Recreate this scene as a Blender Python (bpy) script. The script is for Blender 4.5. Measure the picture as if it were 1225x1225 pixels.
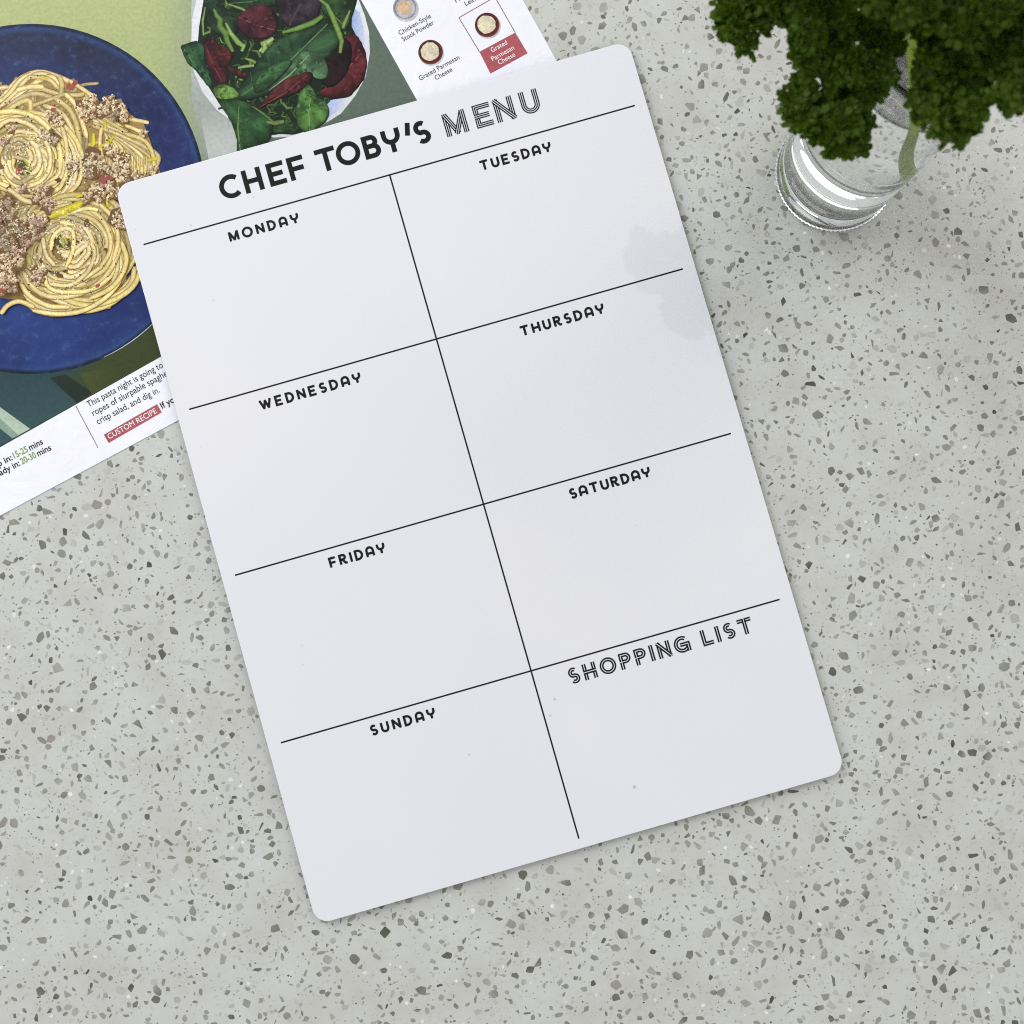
import bpy, bmesh, math, random
from mathutils import Matrix, Vector

for o in list(bpy.data.objects):
    bpy.data.objects.remove(o)
SC = bpy.context.scene
COL = SC.collection
R = random.Random(7)

# ------------------------------------------------------------------ camera
CX, FPX = 612.5, 612.5 / math.tan(math.radians(25.0))
BOARD_ROT = 0.2788                       # the menu board lies turned on the counter
RX, RY, CAM_Z = -0.0455, -0.0042, 0.4266
cr = Matrix.Rotation(RX, 3, 'X') @ Matrix.Rotation(RY, 3, 'Y')      # world -> camera
CAM = Matrix.Rotation(BOARD_ROT, 3, 'Z') @ Vector((0.0062, -0.0368, CAM_Z))
_r = cr @ Matrix.Rotation(0, 3, 'Z')
cam_d = bpy.data.cameras.new('camera')
cam = bpy.data.objects.new('camera', cam_d)
COL.objects.link(cam)
cam.matrix_world = Matrix.Translation(CAM) @ _r.transposed().to_4x4()
cam_d.sensor_width = 36
cam_d.lens = 18 / math.tan(math.radians(25.0))
cam_d.clip_start = 0.01
cam_d.clip_end = 20
cam_d.dof.use_dof = True
cam_d.dof.focus_distance = 0.425
cam_d.dof.aperture_fstop = 15
SC.camera = cam

# ------------------------------------------------------------------ light
world = bpy.data.worlds.new('World')
SC.world = world
world.use_nodes = True
bg = world.node_tree.nodes['Background']
bg.inputs[0].default_value = (0.97, 0.975, 1.0, 1)
bg.inputs[1].default_value = 0.68


def area(name, loc, target, size, power, col):
    d = bpy.data.lights.new(name, 'AREA')
    d.shape = 'RECTANGLE'
    d.size, d.size_y = size
    d.energy = power
    d.color = col
    o = bpy.data.objects.new(name, d)
    COL.objects.link(o)
    o.location = loc
    o.rotation_euler = (Vector(target) - Vector(loc)).to_track_quat('-Z', 'Y').to_euler()
    return o


area('window_light', (-1.0, 0.80, 0.82), (0, 0, 0), (1.2, 1.0), 14.5, (0.93, 0.96, 1.0))
area('kitchen_light', (0.95, 1.0, 0.90), (0.1, 0.1, 0), (0.9, 0.8), 4.6, (1.0, 0.94, 0.84))

SC.view_settings.view_transform = 'Standard'
SC.view_settings.look = 'None'
SC.view_settings.exposure = 0.0
SC.view_settings.gamma = 1.0
SC.render.engine = 'CYCLES'
SC.cycles.use_denoising = False
SC.cycles.use_adaptive_sampling = False
SC.cycles.sample_clamp_indirect = 4.0
SC.cycles.filter_width = 1.1
SC.cycles.max_bounces = 16
SC.cycles.transmission_bounces = 14
SC.cycles.glossy_bounces = 6
SC.cycles.transparent_max_bounces = 16


# ------------------------------------------------------------------ helpers
def T(px, py, z=0.0):
    """point of the horizontal plane at height z seen at this place of the photograph"""
    d = _r.transposed() @ Vector(((px - CX) / FPX, -(py - CX) / FPX, -1.0))
    t = (z - CAM.z) / d.z
    p = CAM + d * t
    return Vector((p.x, p.y, z))


def lin(c, e=1.0):
    out = []
    for v in c[:3]:
        v = v / 255.0
        v = v / 12.92 if v <= 0.04045 else ((v + 0.055) / 1.055) ** 2.4
        out.append(min(0.95, v / e))
    return (out[0], out[1], out[2], 1.0)


def tag(o, label=None, cat=None, group=None, kind=None):
    if label: o['label'] = label
    if cat: o['category'] = cat
    if group: o['group'] = group
    if kind: o['kind'] = kind
    return o


def empty(name, loc=(0, 0, 0), rz=0.0):
    o = bpy.data.objects.new(name, None)
    o.empty_display_size = 0.02
    COL.objects.link(o)
    o.location = loc
    o.rotation_euler = (0, 0, rz)
    return o


def link(name, me, mat=None, parent=None, smooth=False):
    if mat is not None and not me.materials:
        me.materials.append(mat)
    if smooth:
        me.polygons.foreach_set('use_smooth', [True] * len(me.polygons))
    o = bpy.data.objects.new(name, me)
    COL.objects.link(o)
    if parent is not None:
        o.parent = parent
    return o


def mat(name):
    m = bpy.data.materials.new(name)
    m.use_nodes = True
    nt = m.node_tree
    return m, nt, nt.nodes['Principled BSDF']


def N(nt, t, **kw):
    n = nt.nodes.new(t)
    for k, v in kw.items():
        if k in n.inputs:
            n.inputs[k].default_value = v
        else:
            setattr(n, k, v)
    return n


def noise(nt, scale, detail=4, rough=0.55, coord='Object', warp=0.0):
    tc = N(nt, 'ShaderNodeTexCoord')
    n = N(nt, 'ShaderNodeTexNoise')
    n.inputs['Scale'].default_value = scale
    n.inputs['Detail'].default_value = detail
    n.inputs['Roughness'].default_value = rough
    n.inputs['Distortion'].default_value = warp
    nt.links.new(tc.outputs[coord], n.inputs['Vector'])
    return n


def ramp(nt, src, stops):
    r = N(nt, 'ShaderNodeValToRGB')
    e = r.color_ramp.elements
    while len(e) < len(stops):
        e.new(0.5)
    for i, (p, c) in enumerate(stops):
        e[i].position = p
        e[i].color = c if len(c) == 4 else (*c, 1)
    nt.links.new(src, r.inputs[0])
    return r


def mixc(nt, a, b, fac, mode='MIX'):
    m = N(nt, 'ShaderNodeMix')
    m.data_type = 'RGBA'
    m.blend_type = mode
    for sock, v in ((m.inputs[0], fac), (m.inputs[6], a), (m.inputs[7], b)):
        if hasattr(v, 'default_value') or hasattr(v, 'is_output'):
            nt.links.new(v, sock)
        else:
            sock.default_value = v
    return m.outputs[2]


def bump(nt, bs, src, strength, dist):
    b = N(nt, 'ShaderNodeBump')
    b.inputs['Strength'].default_value = strength
    b.inputs['Distance'].default_value = dist
    nt.links.new(src, b.inputs['Height'])
    nt.links.new(b.outputs[0], bs.inputs['Normal'])


# ------------------------------------------------------------------ materials
EXPO = 0.90
CEX = 0.99


def counter_material():
    m, nt, bs = mat('engineered_stone')
    cloud = noise(nt, 38, 5, 0.6)
    c1 = ramp(nt, cloud.outputs[0], [(0.30, lin((192, 191, 184), CEX)), (0.50, lin((199, 200, 193), CEX)), (0.70, lin((204, 206, 201), CEX))])
    fine = noise(nt, 420, 3, 0.7)
    c2 = ramp(nt, fine.outputs[0], [(0.32, (0.80, 0.80, 0.79)), (0.42, (1, 1, 1)), (0.66, (1, 1, 1)), (0.74, (1.06, 1.06, 1.05))])
    col = mixc(nt, c1.outputs[0], c2.outputs[0], 0.8, 'MULTIPLY')
    # very fine dark grains
    tc = N(nt, 'ShaderNodeTexCoord')
    vo = N(nt, 'ShaderNodeTexVoronoi')
    vo.inputs['Scale'].default_value = 620
    nt.links.new(tc.outputs['Object'], vo.inputs['Vector'])
    g = ramp(nt, vo.outputs['Distance'], [(0.0, (0.66, 0.65, 0.62)), (0.16, (0.78, 0.77, 0.75)), (0.24, (1, 1, 1))])
    msk = noise(nt, 130, 2, 0.5)
    mk = ramp(nt, msk.outputs[0], [(0.50, (0, 0, 0)), (0.60, (1, 1, 1))])
    col = mixc(nt, col, mixc(nt, col, g.outputs[0], 1.0, 'MULTIPLY'), mk.outputs[0])
    nt.links.new(col, bs.inputs['Base Color'])
    bs.inputs['Roughness'].default_value = 0.30
    bs.inputs['Specular IOR Level'].default_value = 0.35
    return m


def vcol_material(name, rough=0.4, spec=0.4, coat=0.0, mott=None, mott2=None):
    m, nt, bs = mat(name)
    a = N(nt, 'ShaderNodeAttribute', attribute_name='Col')
    col = a.outputs['Color']
    for q in (mott, mott2):
        if not q: continue
        sc, lo, hi, amt = q
        n = noise(nt, sc, 6, 0.65)
        r = ramp(nt, n.outputs[0], [(0.30, (lo, lo, lo)), (0.70, (hi, hi, hi))])
        col = mixc(nt, col, r.outputs[0], amt, 'MULTIPLY')
    nt.links.new(col, bs.inputs['Base Color'])
    bs.inputs['Roughness'].default_value = rough
    bs.inputs['Specular IOR Level'].default_value = spec
    bs.inputs['Coat Weight'].default_value = coat
    return m


def flat_material(name, rgb, rough=0.4, spec=0.4):
    m, nt, bs = mat(name)
    n = noise(nt, 900, 2, 0.5)
    r = ramp(nt, n.outputs[0], [(0.3, (0.94, 0.94, 0.94)), (0.7, (1.04, 1.04, 1.04))])
    col = mixc(nt, lin(rgb, EXPO), r.outputs[0], 1.0, 'MULTIPLY')
    nt.links.new(col, bs.inputs['Base Color'])
    bs.inputs['Roughness'].default_value = rough
    bs.inputs['Specular IOR Level'].default_value = spec
    return m


M_counter = counter_material()
M_chip = vcol_material('stone_chips', 0.30, 0.35, mott=(900, 0.86, 1.12, 0.8))


def board_material():
    m, nt, bs = mat('gloss_whiteboard')
    n = noise(nt, 9, 3, 0.5)
    r = ramp(nt, n.outputs[0], [(0.3, lin((223, 225, 230), 0.95)), (0.7, lin((228, 227, 229), 0.95))])
    sp = noise(nt, 260, 2, 0.5)
    s = ramp(nt, sp.outputs[0], [(0.195, (0.60, 0.58, 0.56)), (0.215, (1, 1, 1))])
    col = mixc(nt, r.outputs[0], s.outputs[0], 0.8, 'MULTIPLY')
    nt.links.new(col, bs.inputs['Base Color'])
    wipe = noise(nt, 16, 5, 0.62, warp=2.5)
    wr = ramp(nt, wipe.outputs[0], [(0.35, (0.03, 0.03, 0.03)), (0.62, (0.05, 0.05, 0.05)), (0.75, (0.16, 0.16, 0.16))])
    nt.links.new(wr.outputs[0], bs.inputs['Roughness'])
    bs.inputs['Specular IOR Level'].default_value = 1.0
    w = noise(nt, 30, 2, 0.5)
    bump(nt, bs, w.outputs[0], 0.03, 0.001)
    return m


M_board = board_material()
M_core = flat_material('magnet_backing', (60, 58, 56), 0.7)  # magnet core, its colour kept dark to deepen the shadow under the board edge
M_ink = flat_material('black_ink', (22, 21, 21), 0.35, 0.2)
M_gap = flat_material('white_inline', (215, 215, 222), 0.2)


def paper_material():
    m, nt, bs = mat('card_paper')
    n = noise(nt, 14, 4, 0.6)
    r = ramp(nt, n.outputs[0], [(0.3, lin((226, 226, 236), EXPO)), (0.7, lin((236, 236, 245), EXPO))])
    nt.links.new(r.outputs[0], bs.inputs['Base Color'])
    bs.inputs['Roughness'].default_value = 0.42
    w = noise(nt, 55, 3, 0.55, warp=1.2)
    bump(nt, bs, w.outputs[0], 0.35, 0.0016)
    return m


M_paper = paper_material()
M_print = vcol_material('printed_ink', 0.42, 0.16, mott=(1100, 0.70, 1.25, 0.85), mott2=(260, 0.80, 1.16, 1.0))
M_ground = vcol_material('printed_backdrop', 0.40, 0.16, mott=(700, 0.88, 1.12, 1.0))
M_text = flat_material('text_ink', (34, 32, 32), 0.5, 0.2)
M_text_green = flat_material('green_text_ink', (120, 148, 50), 0.5)
M_text_white = flat_material('white_text', (250, 240, 240), 0.5)


def plate_material():
    m, nt, bs = mat('printed_blue_glaze')
    a = N(nt, 'ShaderNodeAttribute', attribute_name='Col')
    n = noise(nt, 230, 9, 0.78, warp=0.3)
    r = ramp(nt, n.outputs[0], [(0.42, (0, 0, 0)), (0.56, (0.05, 0.05, 0.05)), (0.68, (0.32, 0.32, 0.32)), (0.78, (0.8, 0.8, 0.8))])
    big = noise(nt, 26, 3, 0.6)
    br = ramp(nt, big.outputs[0], [(0.3, (0.62, 0.62, 0.66)), (0.7, (1.25, 1.25, 1.22))])
    col = mixc(nt, a.outputs['Color'], br.outputs[0], 1.0, 'MULTIPLY')
    col = mixc(nt, col, lin((96, 128, 180), EXPO), r.outputs[0])
    nt.links.new(col, bs.inputs['Base Color'])
    bs.inputs['Roughness'].default_value = 0.40
    bs.inputs['Specular IOR Level'].default_value = 0.14
    return m


M_plate = plate_material()


def glass_material(name, ior, col=(1, 1, 1, 1)):
    m, nt, bs = mat(name)
    bs.inputs['Base Color'].default_value = col
    bs.inputs['Roughness'].default_value = 0.0
    bs.inputs['IOR'].default_value = ior
    bs.inputs['Transmission Weight'].default_value = 1.0
    return m


M_glass = glass_material('clear_glass', 1.46, (0.985, 0.993, 0.99, 1))
M_water = glass_material('clear_water', 1.33, (0.985, 0.99, 0.99, 1))


def leaf_material():
    m, nt, bs = mat('parsley_leaf')
    n = noise(nt, 200, 5, 0.6)
    r = ramp(nt, n.outputs[0], [(0.25, (0.020, 0.046, 0.002)), (0.50, (0.060, 0.116, 0.005)), (0.72, (0.17, 0.27, 0.012))])
    nt.links.new(r.outputs[0], bs.inputs['Base Color'])
    bs.inputs['Roughness'].default_value = 0.5
    bs.inputs['Specular IOR Level'].default_value = 0.25
    tr = N(nt, 'ShaderNodeBsdfTranslucent')
    nt.links.new(r.outputs[0], tr.inputs[0])
    mx = N(nt, 'ShaderNodeMixShader')
    mx.inputs[0].default_value = 0.35
    nt.links.new(bs.outputs[0], mx.inputs[1])
    nt.links.new(tr.outputs[0], mx.inputs[2])
    nt.links.new(mx.outputs[0], nt.nodes['Material Output'].inputs[0])
    return m


M_leaf = leaf_material()


def stem_material():
    m, nt, bs = mat('parsley_stem')
    n = noise(nt, 300, 3, 0.6)
    r = ramp(nt, n.outputs[0], [(0.3, (0.27, 0.42, 0.008, 1)), (0.7, (0.42, 0.56, 0.03, 1))])
    nt.links.new(r.outputs[0], bs.inputs['Base Color'])
    bs.inputs['Roughness'].default_value = 0.4
    bs.inputs['Subsurface Weight'].default_value = 0.1
    bs.inputs['Subsurface Radius'].default_value = (0.002, 0.002, 0.001)
    return m


M_stem = stem_material()


# ------------------------------------------------------------------ layered flat print
class Print:
    """flat coloured shapes laid one over the other, each a few microns above what it covers"""

    def __init__(self, z0, step=2.0e-6, cell=0.0013):
        self.v, self.f, self.c = [], [], []
        self.z0, self.step, self.cell, self.g = z0, step, cell, {}

    def add(self, pts, faces, cols):
        """pts: xy, cols: linear rgba per point"""
        cells = set()
        s = self.cell
        for f in faces:
            xs = [pts[i][0] for i in f]; ys = [pts[i][1] for i in f]
            for i in range(math.floor(min(xs) / s), math.floor(max(xs) / s) + 1):
                for j in range(math.floor(min(ys) / s), math.floor(max(ys) / s) + 1):
                    cells.add((i, j))
        lv = 1 + max([self.g.get(k, 0) for k in cells] or [0])
        for k in cells:
            self.g[k] = lv
        b = len(self.v)
        self.v += [(p[0], p[1], self.z0 + lv * self.step) for p in pts]
        self.f += [tuple(b + i for i in f) for f in faces]
        self.c += cols
        return lv

    def poly(self, pts, col, col2=None, axis=(1, 0)):
        cols = [col] * len(pts)
        if col2:
            pr = [p[0] * axis[0] + p[1] * axis[1] for p in pts]
            a, b = min(pr), max(pr)
            cols = [tuple(col[k] + (col2[k] - col[k]) * (q - a) / (b - a + 1e-9) for k in range(4)) for q in pr]
        cx = sum(p[0] for p in pts) / len(pts); cy = sum(p[1] for p in pts) / len(pts)
        cc = tuple(sum(c[k] for c in cols) / len(cols) for k in range(4))
        n = len(pts)
        # orientation up
        A = sum(pts[i][0] * pts[(i + 1) % n][1] - pts[(i + 1) % n][0] * pts[i][1] for i in range(n))
        fs = [(i, (i + 1) % n, n) if A > 0 else ((i + 1) % n, i, n) for i in range(n)]
        self.add(list(pts) + [(cx, cy)], fs, cols + [cc])

    def ribbon(self, pts, w, ce, cm, taper=False, caps=True):
        """three verts across: edge, middle, edge colour"""
        P = [Vector((p[0], p[1])) for p in pts]
        n = len(P)
        out, cols, fs = [], [], []
        for i in range(n):
            d = (P[min(i + 1, n - 1)] - P[max(i - 1, 0)])
            d = d.normalized() if d.length > 0 else Vector((1, 0))
            nn = Vector((-d.y, d.x))
            hw = w / 2
            if taper:
                hw *= math.sin(math.pi * min(1, max(0.02, (i + 0.3) / n))) ** 0.6
            elif caps and i in (0, n - 1):
                hw *= 0.55
            k = 0.35 * hw
            out += [P[i] + nn * hw, P[i] + nn * k, P[i] - nn * k * 0.6, P[i] - nn * hw]
            cols += [ce, cm, cm, ce]
            if i:
                a, b = 4 * (i - 1), 4 * i
                for q in range(3):
                    fs.append((a + q + 1, b + q + 1, b + q, a + q))
        self.add([(p.x, p.y) for p in out], fs, cols)

    def blob(self, c, r, col, rnd, n=9, jit=0.3, col2=None):
        ph = rnd.random() * 6.28
        asp = rnd.uniform(0.65, 1)
        an = rnd.random() * 3.14
        pts = []
        for i in range(n):
            a = 2 * math.pi * i / n
            rr = r * (1 + rnd.uniform(-jit, jit))
            x, y = rr * math.cos(a), rr * asp * math.sin(a)
            pts.append((c[0] + x * math.cos(an) - y * math.sin(an), c[1] + x * math.sin(an) + y * math.cos(an)))
        self.poly(pts, col, col2, (math.cos(2.2), math.sin(2.2)))

    def build(self, name, m, parent=None):
        me = bpy.data.meshes.new(name)
        me.from_pydata(self.v, [], self.f)
        at = me.color_attributes.new('Col', 'FLOAT_COLOR', 'POINT')
        at.data.foreach_set('color', [x for c in self.c for x in c])
        return link(name, me, m, parent)


# ------------------------------------------------------------------ counter with its chips
counter = empty('counter', (0, 0, 0))
tag(counter, kind='structure')
bm = bmesh.new()
S = 0.62
bmesh.ops.create_cube(bm, size=1)
for v in bm.verts:
    v.co = Vector((v.co.x * 2 * S, v.co.y * 2 * S, v.co.z * 0.03 - 0.015))
bmesh.ops.bevel(bm, geom=[e for e in bm.edges], offset=0.002, segments=2, affect='EDGES')
me = bpy.data.meshes.new('stone_slab')
bm.to_mesh(me); bm.free()
slab = link('stone_slab', me, M_counter, counter)
tag(slab, kind='structure')

BASE = lin((198, 199, 192), CEX)
chipv, chipf, chipc, singles = [], [], [], []
rc = random.Random(21)
grid = {}


def chip_shape(r):
    n = rc.choice((3, 4, 4, 4, 5, 5, 5, 6, 6, 7))
    asp = rc.uniform(0.34, 0.95)
    rot = rc.random() * math.pi
    a0 = rc.random() * 6.28
    ang = sorted(a0 + 2 * math.pi * (i + rc.uniform(-0.38, 0.38)) / n for i in range(n))
    pts = []
    sk = rc.uniform(-0.35, 0.35)
    for a in ang:
        rr = r * rc.uniform(0.82, 1.12)
        x, y = rr * math.cos(a), rr * asp * math.sin(a)
        y *= 1 + sk * x / r
        pts.append((x * math.cos(rot) - y * math.sin(rot), x * math.sin(rot) + y * math.cos(rot)))
    # blunt the corners a little
    out = []
    m = len(pts)
    for i in range(m):
        p, q, s = Vector(pts[i - 1]), Vector(pts[i]), Vector(pts[(i + 1) % m])
        k = rc.uniform(0.03, 0.17)
        out += [tuple(q.lerp(p, k)), tuple(q.lerp(s, k))]
    return out


def chip_colors(pts, kind):
    if kind == 'white':
        t = lin((236, 238, 232), CEX); con = rc.uniform(0.35, 1)
    else:
        t = lin(rc.choice(((126, 125, 114), (136, 134, 123), (116, 115, 105), (143, 139, 130), (132, 132, 122), (102, 101, 91), (146, 143, 134), (92, 91, 81))), CEX)
        con = rc.choice((1.1, 1.05, 1, 1, 0.95, 0.9, 0.8, 0.7, 0.5, 0.3))
    ga = rc.random() * 6.28
    gs = rc.choice((0.05, 0.1, 0.2, 0.45))
    L = max(math.hypot(*p) for p in pts)
    cs = []
    for p in pts + [(0, 0)]:
        k = con * (1 - gs * (0.5 + 0.5 * (p[0] * math.cos(ga) + p[1] * math.sin(ga)) / L))
        cs.append(tuple(BASE[i] + (t[i] - BASE[i]) * k for i in range(3)) + (1.0,))
    return cs


def place(r, kind, tries=6):
    for _ in range(tries):
        x, y = rc.uniform(-0.47, 0.47), rc.uniform(-0.47, 0.47)
        i, j = int(math.floor(x / 0.004)), int(math.floor(y / 0.004))
        ok = True
        for a in (-1, 0, 1):
            for b in (-1, 0, 1):
                for (qx, qy, qr) in grid.get((i + a, j + b), ()):
                    if math.hypot(qx - x, qy - y) < (qr + r) * 0.74:
                        ok = False
        if ok:
            grid.setdefault((i, j), []).append((x, y, r))
            return x, y
    return None


SHEET = None
specs = []
for _ in range(41000):
    r = min(0.0025, max(0.00070, rc.lognormvariate(math.log(0.00132), 0.31)))
    specs.append((r, 'grey'))
for _ in range(46000):
    specs.append((rc.uniform(0.00018, 0.00062), 'grey'))
for _ in range(5200):
    specs.append((rc.uniform(0.0003, 0.0012), 'white'))
specs.sort(key=lambda s: -s[0])
half = 0.205
for r, kind in specs:
    p = place(r, kind, 5 if r > 0.0007 else 2)
    if p is None:
        continue
    pts = chip_shape(r) if r > 0.0007 else [(r * rc.uniform(.6, 1.1) * math.cos(a), r * rc.uniform(.4, 1) * math.sin(a)) for a in (0.2, 1.7, 3.1, 4.6)]
    cs = chip_colors(pts, kind)
    z = 1.0e-5 + rc.randrange(40) * 5e-7
    n = len(pts)
    V = [(q[0], q[1], 0.0) for q in pts] + [(0, 0, 0)]
    F = [(k, (k + 1) % n, n) for k in range(n)]
    inboard = False
    if len(singles) < 300 and abs(p[0] - 0.0) < half and abs(p[1] + 0.02) < half:
        lx = p[0] * math.cos(-BOARD_ROT) - p[1] * math.sin(-BOARD_ROT)
        ly = p[0] * math.sin(-BOARD_ROT) + p[1] * math.cos(-BOARD_ROT)
        inboard = abs(lx) < 0.106 and abs(ly) < 0.150
        if not inboard and not (p[0] < -0.06 and p[1] > 0.0) and not (p[0] > 0.08 and p[1] > 0.09):
            singles.append((p, z, V, F, cs))
            continue
    b = len(chipv)
    chipv += [(p[0] + q[0], p[1] + q[1], z) for q in V]
    chipf += [tuple(b + i for i in f) for f in F]
    chipc += cs


def chip_mesh(name, V, F, cs):
    me = bpy.data.meshes.new(name)
    me.from_pydata(V, [], F)
    at = me.color_attributes.new('Col', 'FLOAT_COLOR', 'POINT')
    at.data.foreach_set('color', [x for c in cs for x in c])
    return me


tag(link('small_stone_chips', chip_mesh('small_stone_chips', chipv, chipf, chipc), M_chip, counter), kind='stuff')
for p, z, V, F, cs in singles:
    o = link('stone_chip', chip_mesh('stone_chip', V, F, cs), M_chip, counter)
    o.location = (p[0], p[1], z)

# ------------------------------------------------------------------ recipe card (flat printed sheet)
CARD_T = 0.00030
c_br, c_dir = Vector((746.0, 217.8)), Vector((-0.8817, 0.4719))
card = empty('recipe_card', T(300, 300, 0))
tag(card, 'printed recipe card with pasta and salad photo, half under the menu board', 'recipe card')
card_o = card.location.copy()


def K(px, py):
    """card-local xy of a place on the card's print"""
    p = T(px, py, CARD_T) - card_o
    return (p.x, p.y)


def KZ(pts, ox=0.0, oy=0.0, s=1.0):
    return [K(ox + x / s, oy + y / s) for x, y in pts]


A_br = T(746, 217.8, 0) - card_o
u = (T(0, 617, 0) - T(213, 503, 0)).normalized()
v_ = Vector((-u.y, u.x, 0))
if v_.y < 0: v_ = -v_
A_bl, A_tr = A_br + u * 0.292, A_br + v_ * 0.19
A_tl = A_bl + v_ * 0.19
bm = bmesh.new()
q = [bm.verts.new((p.x, p.y, 0.00002)) for p in (A_bl, A_br, A_tr, A_tl)]
f = bm.faces.new(q)
if f.normal.z < 0: f.normal_flip()
ext = bmesh.ops.extrude_face_region(bm, geom=[f])
for w in ext['geom']:
    if isinstance(w, bmesh.types.BMVert):
        w.co.z = CARD_T
bmesh.ops.recalc_face_normals(bm, faces=bm.faces)
me = bpy.data.meshes.new('paper_sheet')
bm.to_mesh(me); bm.free()
link('paper_sheet', me, M_paper, card)

Z1 = CARD_T
# --- photo backdrop
pr = Print(Z1)
# region of the photograph: above the text strip and left of the ingredient panel
bl = (-40, 558.0); br2 = (640, 183.5)         # strip line
tr0 = (402, -78)                               # panel line goes through (432,0),(500,122)
L_dir = Vector((68.5, 123)).normalized()
strip_l = Vector((193, 426.5)); sdir = Vector((0.8713, -0.4907))
_q = Vector((500, 122)) - strip_l
_t = (_q.x * L_dir.y - _q.y * L_dir.x) / (sdir.x * L_dir.y - sdir.y * L_dir.x)
corner = strip_l + sdir * _t


def strip(t): p = strip_l + sdir * t; return (p.x, p.y)


ground_pts = []
nx, ny = 30, 24
pan0 = Vector((432, 0)) - L_dir * 120
gv, gf, gc = [], [], []


def ground_col(x, y):
    g1 = Vector((184, 192, 132)); g2 = Vector((160, 172, 118)); g3 = Vector((98, 112, 100)); g4 = Vector((60, 70, 36)); g5 = Vector((44, 72, 74))
    t = max(0, min(1, (x - 190) / 60)); c = g1.lerp(g2, max(0, min(1, (y + 20) / 260)))
    g6 = Vector((150, 162, 140))
    c = c.lerp(g3 if x > 380 else g6.lerp(g3, max(0, min(1, (x - 235) / 90))), t if y < 260 else 1)
    s = max(0, min(1, (y - 200) / 100))
    c = c.lerp(g4, s)
    d = max(0, min(1, (110 - x - (y - 440) * 0.55) / 30))
    c = c.lerp(g5, d * max(0, min(1, (y - 380) / 40)))
    return lin(c, 1.08)


for j in range(ny + 1):
    for i in range(nx + 1):
        # left boundary far left, right boundary panel line; bottom boundary strip line
        a = Vector((-70, -90)).lerp(pan0, i / nx)
        b = Vector(strip(-300)).lerp(corner, i / nx)
        p = a.lerp(b, j / ny)
        gv.append(K(p.x, p.y)); gc.append(ground_col(p.x, p.y))
for j in range(ny):
    for i in range(nx):
        k = j * (nx + 1) + i
        gf.append((k, k + nx + 1, k + nx + 2, k + 1))
pr.add(gv, gf, gc)


def C(*c): return lin(c, 1.04)


# cloth with its pale stripe, lower left
pr.poly(KZ([(-60, 470), (0, 447), (60, 455), (92, 482), (30, 516), (-60, 566)]), C(44, 68, 72), C(58, 88, 90), (0.3, -1))
pr.poly(KZ([(60, 452), (78, 448), (112, 470), (92, 482)]), C(36, 46, 38))
pr.poly(KZ([(95, 446), (150, 438), (130, 461), (110, 472)]), C(70, 80, 36), C(58, 66, 34))
pr.poly(KZ([(-12, 482), (0, 487), (36, 513), (15, 524.5), (-12, 503)]), C(196, 210, 190), C(170, 188, 166), (0.5, 1))
pr.poly(KZ([(-12, 496), (0, 500), (22, 520.5), (15, 524.5), (-12, 503)]), C(140, 164, 146))
backdrop = pr.build('printed_photo', M_ground, card)

# --- plate
pl = Print(Z1 + 0.00002)
PC, PR = (37, 238), 209.5
N2 = 96


def ring(r, k=1.0):
    return [K(PC[0] + r * math.cos(2 * math.pi * i / N2), PC[1] + r * math.sin(2 * math.pi * i / N2) * k) for i in range(N2)]


rads = [0, 60, 120, 160, 185, 198, 204, 207, PR]
pv, pf, pc = [K(*PC)], [], []


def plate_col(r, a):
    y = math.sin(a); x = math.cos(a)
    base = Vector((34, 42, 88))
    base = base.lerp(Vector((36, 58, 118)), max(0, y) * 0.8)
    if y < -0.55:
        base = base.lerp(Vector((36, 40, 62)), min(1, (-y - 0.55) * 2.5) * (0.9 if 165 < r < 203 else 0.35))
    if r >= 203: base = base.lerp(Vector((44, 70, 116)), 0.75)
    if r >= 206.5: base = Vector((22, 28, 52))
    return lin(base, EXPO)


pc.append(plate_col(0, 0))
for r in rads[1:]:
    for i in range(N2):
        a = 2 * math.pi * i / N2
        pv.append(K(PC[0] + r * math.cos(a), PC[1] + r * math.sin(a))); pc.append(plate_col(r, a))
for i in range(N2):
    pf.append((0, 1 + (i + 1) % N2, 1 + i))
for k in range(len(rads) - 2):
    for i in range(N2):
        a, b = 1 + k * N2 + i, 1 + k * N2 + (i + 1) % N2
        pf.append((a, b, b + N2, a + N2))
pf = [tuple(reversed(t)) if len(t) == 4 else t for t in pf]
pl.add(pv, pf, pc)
pl.ribbon([K(PC[0] + 208.5 * math.cos(a), PC[1] + 208.5 * math.sin(a)) for a in [0.72 + 0.06 * i for i in range(8)]], 0.00045, C(90, 105, 130), C(205, 212, 214), taper=True)
plate = pl.build('printed_plate', M_plate, card)

# --- pasta
rp = random.Random(5)
pa = Print(Z1 + 0.00005)
pa.poly(KZ([(-60, 130), (-20, 105), (5, 108), (25, 92), (48, 83), (75, 92), (100, 108), (118, 122), (145, 118), (152, 134), (172, 148), (182, 175), (190, 200), (196, 222), (186, 262), (164, 292), (152, 320), (138, 344), (116, 360), (88, 368), (54, 366), (34, 358), (10, 358), (-20, 352), (-60, 330)]), C(164, 134, 84))


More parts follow.
